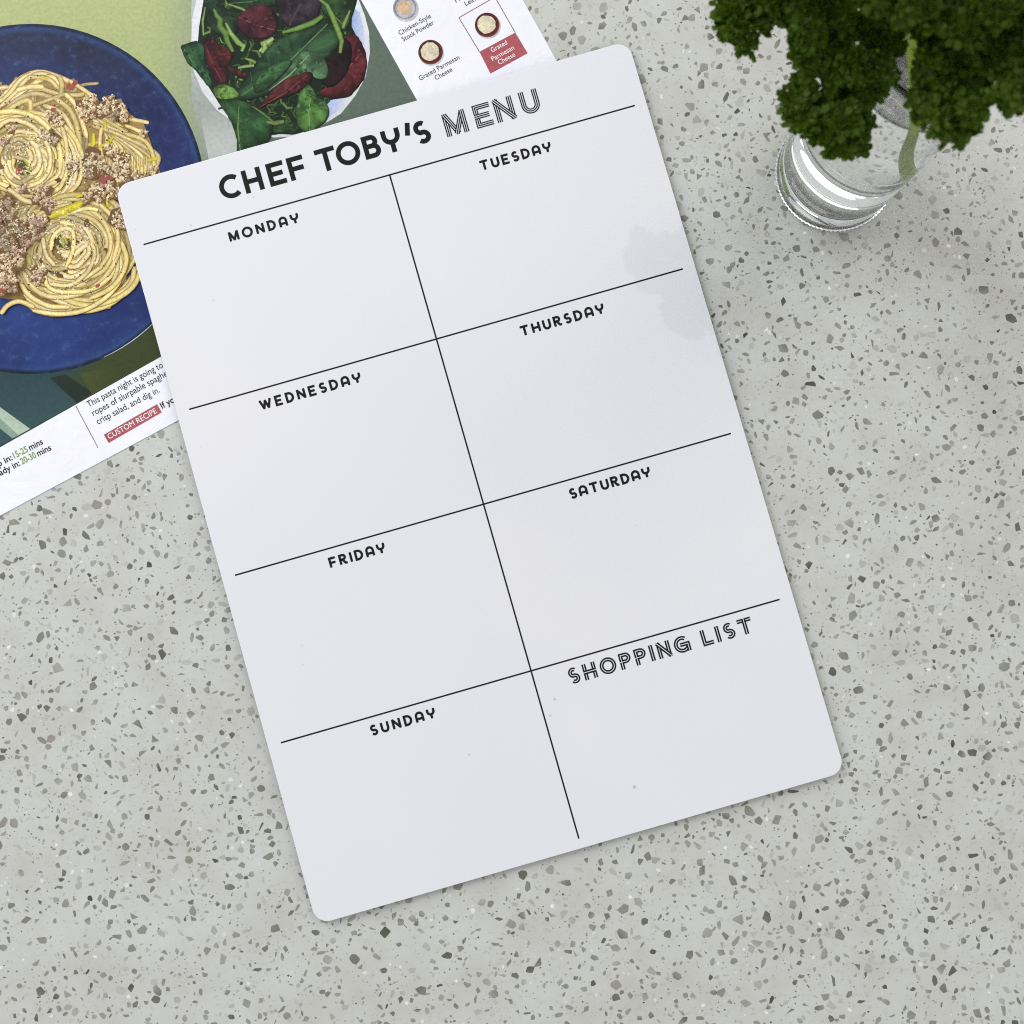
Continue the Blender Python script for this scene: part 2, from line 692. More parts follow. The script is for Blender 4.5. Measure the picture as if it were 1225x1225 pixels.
def strand(pts, w=6.2, tone=None, n=18, edge=0.80):
    """pts: photo px, smoothed by Catmull-Rom"""
    P = [Vector(p) for p in pts]
    P = [P[0] * 2 - P[1]] + P + [P[-1] * 2 - P[-2]]
    out = []
    m = max(3, n // (len(P) - 3))
    for i in range(1, len(P) - 2):
        for k in range(m + (i == len(P) - 3)):
            t = k / m
            a, b, c, d = P[i - 1], P[i], P[i + 1], P[i + 2]
            out.append(0.5 * ((2 * b) + (c - a) * t + (2 * a - 5 * b + 4 * c - d) * t * t + (3 * b - a - 3 * c + d) * t ** 3))
    tone = tone or rp.uniform(0.86, 1.06)
    mid = Vector((248, 228, 150)).lerp(Vector((242, 222, 172)), rp.random()) * tone
    ed = mid * edge
    ed = Vector((ed.x, ed.y * 0.92, ed.z * 0.68))
    dk = C(*rp.choice(((132, 98, 50), (104, 76, 40), (158, 124, 66), (168, 134, 76))))
    w_m = w * 0.80 / FPX * CAM_Z
    loc = [K(p.x, p.y) for p in out]
    pa.ribbon(loc, w_m * rp.uniform(1.08, 1.26), dk, dk)
    pa.ribbon(loc, w_m, C(*ed), C(*mid))
    if rp.random() < 0.6:          # wet sheen along a stretch of the strand
        a = rp.randrange(0, max(1, len(loc) - 6)); hl = [min(252, v * 1.08 + 8) for v in mid]
        pa.ribbon(loc[a:a + rp.randrange(4, 10)] if len(loc) - a > 4 else loc, w_m * 0.30, C(*mid), C(*hl), taper=True)


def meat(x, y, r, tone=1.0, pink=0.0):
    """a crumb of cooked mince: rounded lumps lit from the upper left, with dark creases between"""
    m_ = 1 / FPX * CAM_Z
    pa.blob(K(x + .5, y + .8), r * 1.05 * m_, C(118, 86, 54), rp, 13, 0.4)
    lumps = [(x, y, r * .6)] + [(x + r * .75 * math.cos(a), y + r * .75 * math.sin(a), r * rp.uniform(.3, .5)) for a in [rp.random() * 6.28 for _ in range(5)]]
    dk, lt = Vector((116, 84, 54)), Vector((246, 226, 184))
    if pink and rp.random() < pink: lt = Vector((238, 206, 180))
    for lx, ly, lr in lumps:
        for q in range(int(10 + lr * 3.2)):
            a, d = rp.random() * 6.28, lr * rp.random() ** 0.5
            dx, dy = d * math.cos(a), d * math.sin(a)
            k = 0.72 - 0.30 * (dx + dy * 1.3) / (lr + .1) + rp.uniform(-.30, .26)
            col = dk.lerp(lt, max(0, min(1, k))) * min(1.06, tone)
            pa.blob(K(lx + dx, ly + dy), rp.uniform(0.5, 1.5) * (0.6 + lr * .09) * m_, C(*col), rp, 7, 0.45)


# loose strands under the nests
for _ in range(210):
    x, y = rp.uniform(-40, 175), rp.uniform(105, 340)
    if (x - 95) ** 2 / 1.2 + (y - 230) ** 2 > 150 ** 2 and x > 110: continue
    if x > 112 and y < 168: continue
    a = rp.random() * 6.28; l = rp.uniform(14, 26)
    strand([(x - l * math.cos(a), y - l * math.sin(a)), (x + rp.uniform(-5, 5), y + rp.uniform(-5, 5)), (x + l * math.cos(a + .4), y + l * math.sin(a + .4))], rp.uniform(4.5, 6), rp.uniform(0.62, 0.85))
# upper arcs
for pts in ([(-30, 150), (0, 120), (20, 97), (45, 86), (70, 92), (95, 104), (113, 118)],
            [(-25, 132), (5, 118), (24, 96), (38, 88)],
            [(0, 128), (18, 112), (32, 95), (50, 88), (72, 96)],
            [(10, 125), (30, 108), (48, 96), (62, 92), (70, 100), (72, 110)],
            [(-30, 128), (-5, 108), (10, 104)],
            [(-20, 145), (5, 132), (25, 118), (45, 106), (68, 112), (92, 114), (101, 112)],
            [(0, 140), (20, 120), (42, 112), (66, 118)],
            [(34, 128), (52, 122), (78, 112)],
            [(36, 92), (58, 95), (70, 106)],
            [(-10, 150), (15, 128), (34, 120), (36, 132), (30, 142)],
            [(78, 112), (90, 125), (98, 145), (104, 165)],
            [(66, 118), (82, 130), (92, 150), (96, 175)],
            [(52, 126), (72, 134), (84, 150), (90, 170)],
            [(82, 96), (98, 106), (112, 116)],
            [(70, 90), (74, 100), (73, 112)],
            [(20, 108), (36, 104), (52, 104)]):
    strand(pts, rp.uniform(6.0, 7.5))
# strands falling to the right of the plate
for k in range(30):
    x0 = 118 + rp.uniform(-8, 16); x1 = 130 + k * 2.0
    strand([(x0, 145 + rp.uniform(-6, 8)), (x0 + 14 + k * .5, 160), (x1 - 2, 182 + rp.uniform(-5, 6)), (x1, 202 + rp.uniform(-6, 10))], rp.uniform(5, 6.2))
strand([(150, 142), (164, 144), (178, 147)], 5.5, 1.05)
strand([(150, 150), (164, 156), (172, 162)], 5.5)
strand([(150, 160), (172, 168), (182, 182), (185, 200)], 6.2, 0.95)
strand([(128, 205), (120, 175), (122, 150)], 5.5, 1.0)
def bundle(cx, cy, rx, ry, tilt, a0, sw, n, tone, gap=4.6):
    """a few strands twirled side by side"""
    for q in range(n):
        pts = []
        dr = q * gap + rp.uniform(-.8, .8)
        w0, w1 = rp.uniform(-.15, .15), rp.uniform(-.25, .25)
        for t in range(8):
            a = a0 + w0 + (sw + w1) * t / 7
            x = (rx + dr + 1.5 * math.sin(t + q)) * math.cos(a); y = (ry + dr + 1.5 * math.cos(t * 1.3)) * math.sin(a)
            pts.append((cx + x * math.cos(tilt) - y * math.sin(tilt), cy + x * math.sin(tilt) + y * math.cos(tilt)))
        strand(pts, rp.uniform(6.6, 8.0), tone * rp.uniform(0.95, 1.05), 21)


def nest(cx, cy, rmax, gx, gy, seed_n):
    for k in range(seed_n):
        f = (k + 1) / seed_n
        r = rmax * (1 - f) ** 0.8 + 7
        ang = rp.random() * 6.28
        bundle(cx + (1 - f) * gx + rp.uniform(-12, 12) * (0.35 + f * .35), cy + (1 - f) * gy + rp.uniform(-12, 12) * (0.35 + f * .35), r * rp.uniform(0.90, 1.18), r * rp.uniform(0.68, 0.98), rp.uniform(-.8, .8), ang, rp.uniform(1.5, 3.3), rp.choice((1, 2, 2, 3)), 0.74 + 0.32 * rp.random() + 0.04 * f)


nest(28, 192, 52, 6, 6, 34)
for x, y in ((2, 168), (60, 160), (70, 215), (12, 225)):
    pa.blob(K(x, y), rp.uniform(3, 5) / FPX * CAM_Z, C(92, 66, 38), rp, 9, 0.45)
strand([(-20, 140), (0, 135), (22, 134), (45, 142), (62, 158), (72, 180), (72, 205)], 8.0, 1.04)
strand([(-10, 160), (12, 144), (40, 152), (58, 176), (60, 200), (48, 218), (20, 226)], 6.5, 1.05)
strand([(4, 210), (-2, 190), (6, 170), (20, 158), (40, 160)], 6.5, 1.02)
strand([(74, 150), (80, 175), (80, 205), (72, 226)], 6.2, 1.0)
strand([(100, 200), (92, 222), (70, 240), (52, 248)], 6.5, 1.0)
strand([(10, 226), (30, 240), (46, 243)], 7.0, 0.98)
# nest two, lower right
nest(80, 292, 66, 12, 12, 46)
for x, y, r in ((72, 330, 4), (112, 305, 5), (60, 262, 4), (104, 268, 5), (50, 312, 4), (128, 300, 3)):
    pa.blob(K(x, y), r / FPX * CAM_Z, C(112, 78, 44), rp, 9, 0.45)
for pts in ([(28, 325), (40, 345), (62, 357), (85, 366)], [(34, 338), (50, 352), (70, 356), (96, 352), (118, 340), (136, 318), (146, 290)],
            [(22, 330), (34, 352), (58, 366), (84, 368)], [(60, 340), (82, 342), (104, 332), (124, 318)],
            [(40, 372), (70, 376), (100, 372), (128, 356), (146, 334)], [(52, 320), (60, 345), (90, 350), (115, 345), (135, 330)],
            [(108, 252), (122, 262), (132, 282), (132, 302), (120, 322)], [(120, 245), (136, 262), (142, 288), (136, 312)],
            [(86, 255), (104, 250), (118, 252)], [(62, 300), (64, 285), (76, 274), (88, 278), (88, 300), (80, 320)],
            [(52, 285), (56, 305), (66, 318)], [(146, 290), (152, 310), (146, 330), (132, 346), (108, 358)],
            [(2, 376), (10, 366), (24, 361), (42, 368)], [(110, 290), (114, 305), (106, 325), (92, 338)]):
    strand(pts, rp.uniform(6.0, 7.2), rp.uniform(0.96, 1.08))
# hollows of the nests
for x, y, r in ((30, 202, 9), (75, 290, 8)):
    pa.blob(K(x, y), r / FPX * CAM_Z, C(92, 78, 40), rp, 12, 0.2)
    for _ in range(4):
        xx, yy = x + rp.uniform(-6, 6), y + rp.uniform(-6, 6)
        pa.ribbon([K(xx - 4, yy - 4), K(xx, yy), K(xx + 3, yy + 5)], 0.0011, C(150, 140, 60), C(186, 180, 92))
# courgette strips
strand([(62, 258), (78, 252), (94, 246), (108, 237)], 10, 0.9)
for pts, w in (([(60, 260), (76, 254), (92, 247), (110, 236)], 9.5), ([(92, 236), (100, 234)], 7), ([(112, 160), (112, 172), (108, 178)], 6), ([(118, 176), (130, 172), (136, 163)], 5), ([(126, 146), (126, 154)], 7), ([(178, 192), (188, 190)], 8), ([(140, 212), (142, 222)], 8), ([(128, 240), (130, 248)], 6), ([(8, 150), (12, 160)], 6), ([(60, 92), (44, 96)], 4)):
    pa.ribbon([K(*p) for p in pts], w / FPX * CAM_Z, C(176, 162, 30), C(222, 208, 62))
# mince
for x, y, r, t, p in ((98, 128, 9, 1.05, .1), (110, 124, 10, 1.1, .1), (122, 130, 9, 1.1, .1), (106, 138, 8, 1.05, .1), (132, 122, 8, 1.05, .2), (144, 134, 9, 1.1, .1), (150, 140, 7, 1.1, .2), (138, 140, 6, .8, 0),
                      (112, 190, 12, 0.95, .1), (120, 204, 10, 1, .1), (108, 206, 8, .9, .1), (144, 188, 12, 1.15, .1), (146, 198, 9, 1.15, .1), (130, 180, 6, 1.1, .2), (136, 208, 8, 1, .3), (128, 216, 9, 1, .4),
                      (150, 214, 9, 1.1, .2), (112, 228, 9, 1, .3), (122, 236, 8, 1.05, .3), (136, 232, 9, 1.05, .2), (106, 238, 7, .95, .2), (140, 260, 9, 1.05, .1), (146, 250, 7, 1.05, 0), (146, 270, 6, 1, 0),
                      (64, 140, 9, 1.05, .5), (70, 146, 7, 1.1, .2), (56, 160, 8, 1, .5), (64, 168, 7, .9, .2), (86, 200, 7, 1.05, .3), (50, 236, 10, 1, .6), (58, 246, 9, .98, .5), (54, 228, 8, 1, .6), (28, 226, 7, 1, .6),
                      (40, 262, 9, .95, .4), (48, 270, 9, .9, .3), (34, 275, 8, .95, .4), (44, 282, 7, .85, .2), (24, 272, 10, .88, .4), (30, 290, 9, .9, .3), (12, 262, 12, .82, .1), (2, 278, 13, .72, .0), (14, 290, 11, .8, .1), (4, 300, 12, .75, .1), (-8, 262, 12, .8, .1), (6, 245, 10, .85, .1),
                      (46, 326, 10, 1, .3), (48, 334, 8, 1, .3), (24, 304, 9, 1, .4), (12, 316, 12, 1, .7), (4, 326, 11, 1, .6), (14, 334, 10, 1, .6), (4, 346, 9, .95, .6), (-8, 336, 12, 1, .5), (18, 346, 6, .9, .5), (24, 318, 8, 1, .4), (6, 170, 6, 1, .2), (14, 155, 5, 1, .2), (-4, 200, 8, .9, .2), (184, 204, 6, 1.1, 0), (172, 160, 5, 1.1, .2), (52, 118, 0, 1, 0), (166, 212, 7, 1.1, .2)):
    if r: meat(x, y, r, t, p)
# red onion flecks
for x, y, r in ((100, 141, 3), (84, 104, 5), (90, 100, 4), (5, 350, 5), (124, 216, 5), (24, 206, 4), (64, 132, 4), (132, 214, 4), (118, 343, 3)):
    pa.blob(K(x, y), r / FPX * CAM_Z, C(160, 84, 70), rp, 7, 0.4)


def in_pasta(x, y):
    return (x - 35) ** 2 / 95 ** 2 + (y - 195) ** 2 / 108 ** 2 < 1 or (x - 85) ** 2 / 72 ** 2 + (y - 300) ** 2 / 72 ** 2 < 1 or (x - 130) ** 2 / 50 ** 2 + (y - 190) ** 2 / 60 ** 2 < 1


for _ in range(900):        # cheese
    k = rp.choice(((50, 165, 34), (80, 270, 30), (30, 180, 30), (90, 200, 22), (95, 295, 30), (20, 270, 26), (70, 330, 40)))
    a, d = rp.random() * 6.28, k[2] * rp.random() ** 0.7
    x, y = k[0] + d * math.cos(a), k[1] + d * math.sin(a)
    pa.blob(K(x, y), rp.uniform(0.35, 1.3) / FPX * CAM_Z, C(244, 234, 208), rp, 5, 0.3)
for _ in range(330):        # pepper and herbs
    x, y = rp.uniform(-10, 190), rp.uniform(88, 372)
    if in_pasta(x, y):
        pa.blob(K(x, y), rp.uniform(0.5, 1.25) / FPX * CAM_Z, C(38, 34, 24), rp, 5, 0.4)
pasta = pa.build('printed_pasta', M_print, card)

# --- salad bowl
sb = Print(Z1 + 0.00002)
z4 = lambda pts: KZ(pts, 200, 0, 4.7115)
sb.poly(z4([(150, -200), (135, 60), (133, 260), (138, 560), (165, 680), (185, 760), (228, 905), (240, 990), (520, 990), (500, 800), (300, 600), (200, 300)]), C(196, 204, 196), C(128, 140, 128), (0.5, -1))
sb.poly(z4([(185, 640), (150, 560), (300, 640), (390, 720), (400, 880), (235, 900), (215, 800)]), C(150, 160, 152), C(196, 200, 194), (0.2, -1))
sb.poly(z4([(180, -200), (165, 0), (142, 100), (136, 250), (150, 400), (200, 520), (280, 620), (370, 690), (480, 745), (600, 775), (720, 770), (830, 740), (900, 690), (980, 640), (1060, 540), (1120, 430), (1142, 300), (1138, 180), (1115, 90), (1080, 0), (1000, -200)]), C(214, 216, 218), C(232, 236, 240), (-0.2, 1))
sb.poly(z4([(1045, 40), (1085, 70), (1110, 160), (1115, 280), (1085, 420), (1050, 420), (1040, 150)]), C(150, 172, 214), C(206, 216, 234), (1, 0))
sb.poly(z4([(900, 560), (980, 545), (1040, 520), (980, 610), (915, 660), (890, 620)]), C(168, 186, 226), C(216, 220, 232), (1, 0))
sb.poly(z4([(210, -200), (205, 0), (180, 150), (168, 300), (196, 430), (290, 580), (370, 690), (470, 735), (600, 762), (760, 735), (880, 660), (900, 570), (1010, 545), (1080, 430), (1090, 250), (1040, 150), (1045, 20), (960, -200)]), C(24, 38, 24))
bowl = sb.build('printed_bowl', M_ground, card)

sa = Print(Z1 + 0.00006)
rs = random.Random(9)
# fine frisee and stalks in the dark
for _ in range(420):
    x, y = rs.uniform(200, 1030), rs.uniform(-60, 700)
    if (x - 620) ** 2 / 410 ** 2 + (y - 230) ** 2 / 480 ** 2 > 1: continue
    a = rs.random() * 6.28
    l = rs.uniform(20, 75)
    g = rs.random()
    c = Vector((36, 62, 34)).lerp(Vector((120, 150, 76)), g * g)
    sa.ribbon(z4([(x, y), (x + l * .5 * math.cos(a), y + l * .5 * math.sin(a)), (x + l * math.cos(a + .5), y + l * math.sin(a + .5))]), rs.uniform(0.0004, 0.0014), C(*(c * .6)), C(*c), taper=True)


def inside(p, poly):
    r_, n_ = False, len(poly)
    for i_ in range(n_):
        a_, b_ = poly[i_], poly[i_ - 1]
        if (a_.y > p.y) != (b_.y > p.y) and p.x < (b_.x - a_.x) * (p.y - a_.y) / (b_.y - a_.y) + a_.x: r_ = not r_
    return r_


def sleaf(pts, c, vein=None, vc=None, veins=5, shade=0.6, seed=0, crinkle=1.0):
    """a printed leaf: soft edge shading, midrib and side veins"""
    r2 = random.Random(seed + int(pts[0][0]))
    P = [Vector(p) for p in pts]
    # smooth outline
    out = []
    n = len(P)
    for i in range(n):
        a, b, c3, d = P[i - 1], P[i], P[(i + 1) % n], P[(i + 2) % n]
        for k in range(4):
            t = k / 4
            q = 0.5 * ((2 * b) + (c3 - a) * t + (2 * a - 5 * b + 4 * c3 - d) * t * t + (3 * b - a - 3 * c3 + d) * t ** 3)
            out.append(q + Vector((r2.uniform(-2.5, 2.5), r2.uniform(-2.5, 2.5))) * crinkle)
    cen = sum(out, Vector((0, 0))) / len(out)
    c = Vector(c)
    gr = (c.x + c.y + c.z) / 3
    c = (c * 0.80 + Vector((gr, gr, gr)) * 0.20) * 0.84
    dark = [tuple(cen + (p - cen) * 1.02 + Vector((3, 5))) for p in out]
    sa.poly(z4(dark), C(*(c * 0.45)))
    m = len(out)
    V, F, Cc = [], [], []
    rings = (1.0, 0.86, 0.55)
    for ri, s in enumerate(rings):
        for p in out:
            q = cen + (p - cen) * s
            V.append(K(200 + q.x / 4.7115, q.y / 4.7115))
            k = (shade, 0.92, 1.0)[ri] * (1 + 0.26 * math.sin(q.x * 0.021 + q.y * 0.034 + seed) + 0.14 * math.sin(q.x * 0.06 - q.y * 0.045 + 2 * seed) + r2.uniform(-0.16, 0.16))
            Cc.append(C(*[min(255, x * k) for x in c]))
    V.append(K(200 + cen.x / 4.7115, cen.y / 4.7115)); Cc.append(C(*(c * 1.05)))
    for ri in range(2):
        for i in range(m):
            a, b = ri * m + i, ri * m + (i + 1) % m
            F.append((a, b, b + m, a + m))
    for i in range(m):
        F.append((2 * m + i, 2 * m + (i + 1) % m, 3 * m))
    A = sum(V[i][0] * V[(i + 1) % m][1] - V[(i + 1) % m][0] * V[i][1] for i in range(m))
    if A < 0: F = [tuple(reversed(f)) for f in F]
    sa.add(V, F, Cc)
    if vein:
        a, b = Vector(vein[0]), Vector(vein[1])
        vc = Vector(vc)
        nn = Vector((-(b - a).y, (b - a).x)).normalized()
        L = (b - a).length
        mid = (a + b) / 2 + nn * L * 0.04
        sa.ribbon(z4([tuple(a), tuple(a.lerp(mid, .6)), tuple(mid), tuple(b)]), 0.00070, C(*c), C(*(c.lerp(vc, .8))), taper=True)
        for i in range(veins):
            t = (i + 0.8) / (veins + 0.8)
            p = a.lerp(b, t)
            for sgn in (-1, 1):
                e = p + nn * sgn * L * 0.17 * math.sin(math.pi * (0.15 + 0.8 * t)) + (b - a) * 0.10
                if not inside(e, out): continue
                q1 = p.lerp(e, .5) + (b - a) * 0.02
                sa.ribbon(z4([tuple(p), tuple(q1), tuple(e)]), 0.00028, C(*c), C(*(c.lerp(vc, .30))), taper=True)
    for _ in range(int(26 * crinkle)):
        p = out[r2.randrange(m)]
        q = cen + (p - cen) * r2.uniform(.1, .85)
        sa.blob(K(200 + q.x / 4.7115, q.y / 4.7115), r2.uniform(.0002, .0010), C(*(c * r2.choice((.7, .8, .9, 1.1, 1.2, 1.35)))), r2, 7, .4)


sleaf([(850, -60), (1060, -60), (1030, 110), (1000, 170), (930, 120), (860, 40)], (52, 84, 40), ((860, -20), (1000, 150)), (120, 150, 80), seed=1)
sleaf([(330, -60), (620, -60), (610, 20), (520, 40), (430, 60), (360, 30)], (40, 72, 42), ((350, 20), (600, -20)), (96, 130, 84), seed=2)
sleaf([(205, 0), (260, -40), (300, 30), (400, 90), (390, 180), (300, 200), (220, 120)], (38, 66, 38), seed=3)
sleaf([(205, 230), (250, 215), (300, 260), (330, 330), (335, 440), (315, 475), (265, 450), (225, 350)], (92, 28, 36), ((215, 250), (310, 460)), (140, 60, 66), 3, seed=4)
sleaf([(290, 270), (340, 265), (372, 300), (350, 350), (300, 380), (285, 330)], (104, 34, 32), seed=5)
sleaf([(330, 370), (390, 390), (460, 420), (450, 450), (380, 420)], (90, 34, 30), seed=6, crinkle=.5)
sleaf([(78, 268), (110, 245), (165, 233), (205, 260), (212, 340), (240, 430), (252, 490), (215, 470), (175, 410), (115, 350)], (46, 96, 52), ((95, 275), (225, 450)), (110, 150, 90), seed=7)
sleaf([(395, 95), (445, 42), (530, 26), (600, 60), (618, 120), (600, 185), (545, 212), (465, 208), (412, 165)], (92, 34, 46), ((400, 95), (600, 170)), (158, 92, 100), 4, .7, 8)
sleaf([(612, 10), (640, 95), (700, 150), (775, 152), (850, 95), (845, -60), (620, -60)], (62, 46, 60), ((800, -40), (690, 145)), (104, 84, 104), 5, .8, 9)
sleaf([(1000, 225), (1050, 192), (1092, 240), (1118, 320), (1112, 420), (1062, 500), (1005, 545), (900, 542), (858, 512), (940, 480), (1010, 410), (1035, 310)], (112, 38, 44), ((870, 515), (1095, 300)), (176, 70, 72), 4, .7, 10)
sleaf([(890, 230), (960, 200), (1035, 250), (1020, 380), (940, 480), (870, 460), (880, 350)], (44, 24, 26), seed=11)
sleaf([(392, 548), (432, 450), (515, 345), (595, 245), (715, 182), (830, 150), (905, 120), (958, 160), (972, 225), (930, 300), (880, 340), (800, 405), (700, 470), (600, 520), (480, 550)], (54, 100, 58), ((420, 540), (905, 135)), (122, 156, 110), 8, .55, 12)
sleaf([(560, 515), (640, 430), (715, 350), (770, 290), (850, 300), (900, 370), (900, 430), (850, 445), (770, 410), (680, 460)], (86, 134, 84), ((575, 510), (800, 310)), (156, 184, 134), 6, .75, 13)
sleaf([(490, 470), (560, 390), (640, 350), (700, 345), (650, 420), (560, 500), (500, 520)], (60, 112, 58), seed=20)
sleaf([(262, 492), (330, 478), (402, 520), (385, 552), (312, 562), (270, 538)], (108, 156, 60), seed=14)
sleaf([(590, 742), (600, 690), (700, 688), (785, 722), (700, 752)], (48, 86, 42), seed=15)
sleaf([(520, 608), (575, 535), (655, 455), (755, 412), (812, 410), (806, 462), (752, 512), (655, 545), (575, 575)], (96, 38, 38), ((522, 606), (790, 425)), (164, 62, 60), 6, .6, 16)
sleaf([(300, 568), (400, 562), (500, 600), (578, 655), (588, 750), (530, 822), (402, 862), (393, 790), (368, 700), (328, 632)], (48, 96, 46), ((405, 600), (413, 855)), (140, 168, 100), 6, .7, 17)
sleaf([(742, 540), (788, 482), (822, 500), (845, 545), (890, 572), (908, 622), (890, 682), (800, 746), (742, 712), (722, 645)], (84, 142, 58), ((812, 500), (803, 738)), (156, 190, 96), 5, .65, 18)
for pts, w, c in (([(262, 50), (280, 90), (300, 110), (296, 150), (330, 190), (338, 230), (372, 292)], .0026, (104, 142, 66)), ([(330, 130), (360, 190), (400, 240), (432, 262), (420, 290)], .0022, (140, 178, 92)),
                  ([(850, -10), (900, 30), (930, 90), (962, 170), (984, 230), (975, 300)], .0022, (122, 158, 76)), ([(650, 185), (740, 160), (820, 130), (876, 92)], .0024, (112, 152, 70)),
                  ([(520, 290), (548, 270), (540, 248), (566, 240), (598, 215)], .0026, (166, 190, 120)), ([(215, 40), (200, 120), (205, 200)], .0010, (130, 160, 90)), ([(400, 385), (440, 375), (490, 370)], .0014, (150, 176, 100)),
                  ([(535, 300), (552, 270), (548, 240)], .0022, (150, 180, 100)), ([(440, 330), (480, 345), (500, 355)], .0016, (120, 160, 80)), ([(1030, 60), (1000, 130), (990, 160)], .0016, (130, 160, 90)),
                  ([(560, 690), (610, 695), (660, 685)], .0020, (120, 140, 80)), ([(480, 600), (540, 640), (600, 690)], .0010, (96, 124, 66)), ([(330, 20), (420, 50), (440, 60)], .0012, (130, 160, 86))):
    sa.ribbon(z4(pts), w, C(*[x * .6 for x in c]), C(*c), taper=True)
salad = sa.build('printed_salad', M_print, card)

# --- ingredient bowls, boxes and rules on the card
pxm = CAM_Z / FPX


def disc(p, x, y, r, col, col2=None, n=28):
    p.poly([K(x + r * math.cos(2 * math.pi * i / n), y + r * math.sin(2 * math.pi * i / n)) for i in range(n)], col, col2, (0.6, -0.8))


for x, y, a, b, c in ((484.8, 9.6, (150, 150, 156), (196, 196, 204), (226, 190, 154)), (515.1, 62.4, (92, 42, 40), (128, 66, 56), (232, 222, 192)), (582.8, 29.9, (92, 42, 40), (128, 66, 56), (232, 222, 192))):
    ip = Print(Z1 + 0.00004)
    disc(ip, x + 1, y + 1.2, 15.2, C(206, 204, 212))
    disc(ip, x, y, 14.8, C(*a), C(*b))
    disc(ip, x, y, 13.2, C(*[v * .8 for v in a]), C(*a))
    rr = random.Random(int(x))
    if c[1] < 200:
        disc(ip, x, y, 11.8, C(176, 172, 178), C(200, 196, 198))
    big_r = 11.2 if c[1] > 200 else 8.4
    ip.poly([K(x - .8 + big_r * rr.uniform(.93, 1.03) * math.cos(6.283 * i / 26), y - .6 + big_r * rr.uniform(.93, 1.03) * math.sin(6.283 * i / 26)) for i in range(26)], C(*c), C(*[q * .93 for q in c]))
    for _ in range(90):
        an, d = rr.random() * 6.28, (big_r - 1.2) * rr.random() ** .5
        k = rr.uniform(.92, 1.05)
        ip.blob(K(x - .6 + d * math.cos(an), y - .6 + d * math.sin(an)), rr.uniform(.5, 1.5) * pxm, C(*[min(255, q * k) for q in c]), rr, 6, .3)
    ip.build('printed_ingredient', M_print, card)


def rule(p, a, b, w, col):
    A, B = Vector(K(*a)), Vector(K(*b))
    d = (B - A).normalized(); nn = Vector((-d.y, d.x)) * w / 2
    p.poly([tuple(A + nn), tuple(B + nn), tuple(B - nn), tuple(A - nn)], col)


RED = C(172, 88, 94)
ip = Print(Z1 + 0.00004)
ip.poly(KZ([(573.5, 62), (616.4, 38.9), (631.2, 63.7), (586.7, 88.1)]), RED, C(180, 94, 100))
for a, b in (((548.9, 21.2), (573.5, 62)), ((592, -3.5), (616.4, 38.9)), ((548.9, 21.2), (592, -3.5))):
    rule(ip, a, b, .00030, C(140, 80, 88))
ip.build('label_box', M_ground, card)
ip = Print(Z1 + 0.00004)
ip.poly(KZ([(124.2, 520), (187.9, 483.4), (193.6, 493.4), (130, 530)]), RED, C(182, 96, 102))
ip.build('label_badge', M_ground, card)
ip = Print(Z1 + 0.00004)
rule(ip, (90.9, 486), (117.4, 535.9), .00026, C(84, 82, 82))
ip.build('divider_rule', M_ground, card)


def text(s, a, b, size_px, m, parent, z, bold=0.0, fit=True, name='lettering'):
    """text from photo place a to b (baseline ends), converted to a mesh"""
    cu = bpy.data.curves.new('t', 'FONT')
    cu.body = s
    cu.offset = bold
    cu.resolution_u = 4
    o = bpy.data.objects.new('t', cu)
    COL.objects.link(o)
    dg = bpy.context.evaluated_depsgraph_get()
    dg.update()
    me = bpy.data.meshes.new_from_object(o.evaluated_get(dg))
    bpy.data.objects.remove(o)
    A, B = Vector(K(*a)), Vector(K(*b))
    xs = [v.co.x for v in me.vertices]
    x0, x1 = min(xs), max(xs)
    sx = (B - A).length / (x1 - x0)
    sy = size_px * pxm / 0.72
    d = (B - A).normalized(); nn = Vector((-d.y, d.x))
    for v in me.vertices:
        p = A + d * ((v.co.x - x0) * sx) + nn * (v.co.y * sy)
        v.co = (p.x, p.y, z)
    me.materials.clear()
    return link(name, me, m, parent)


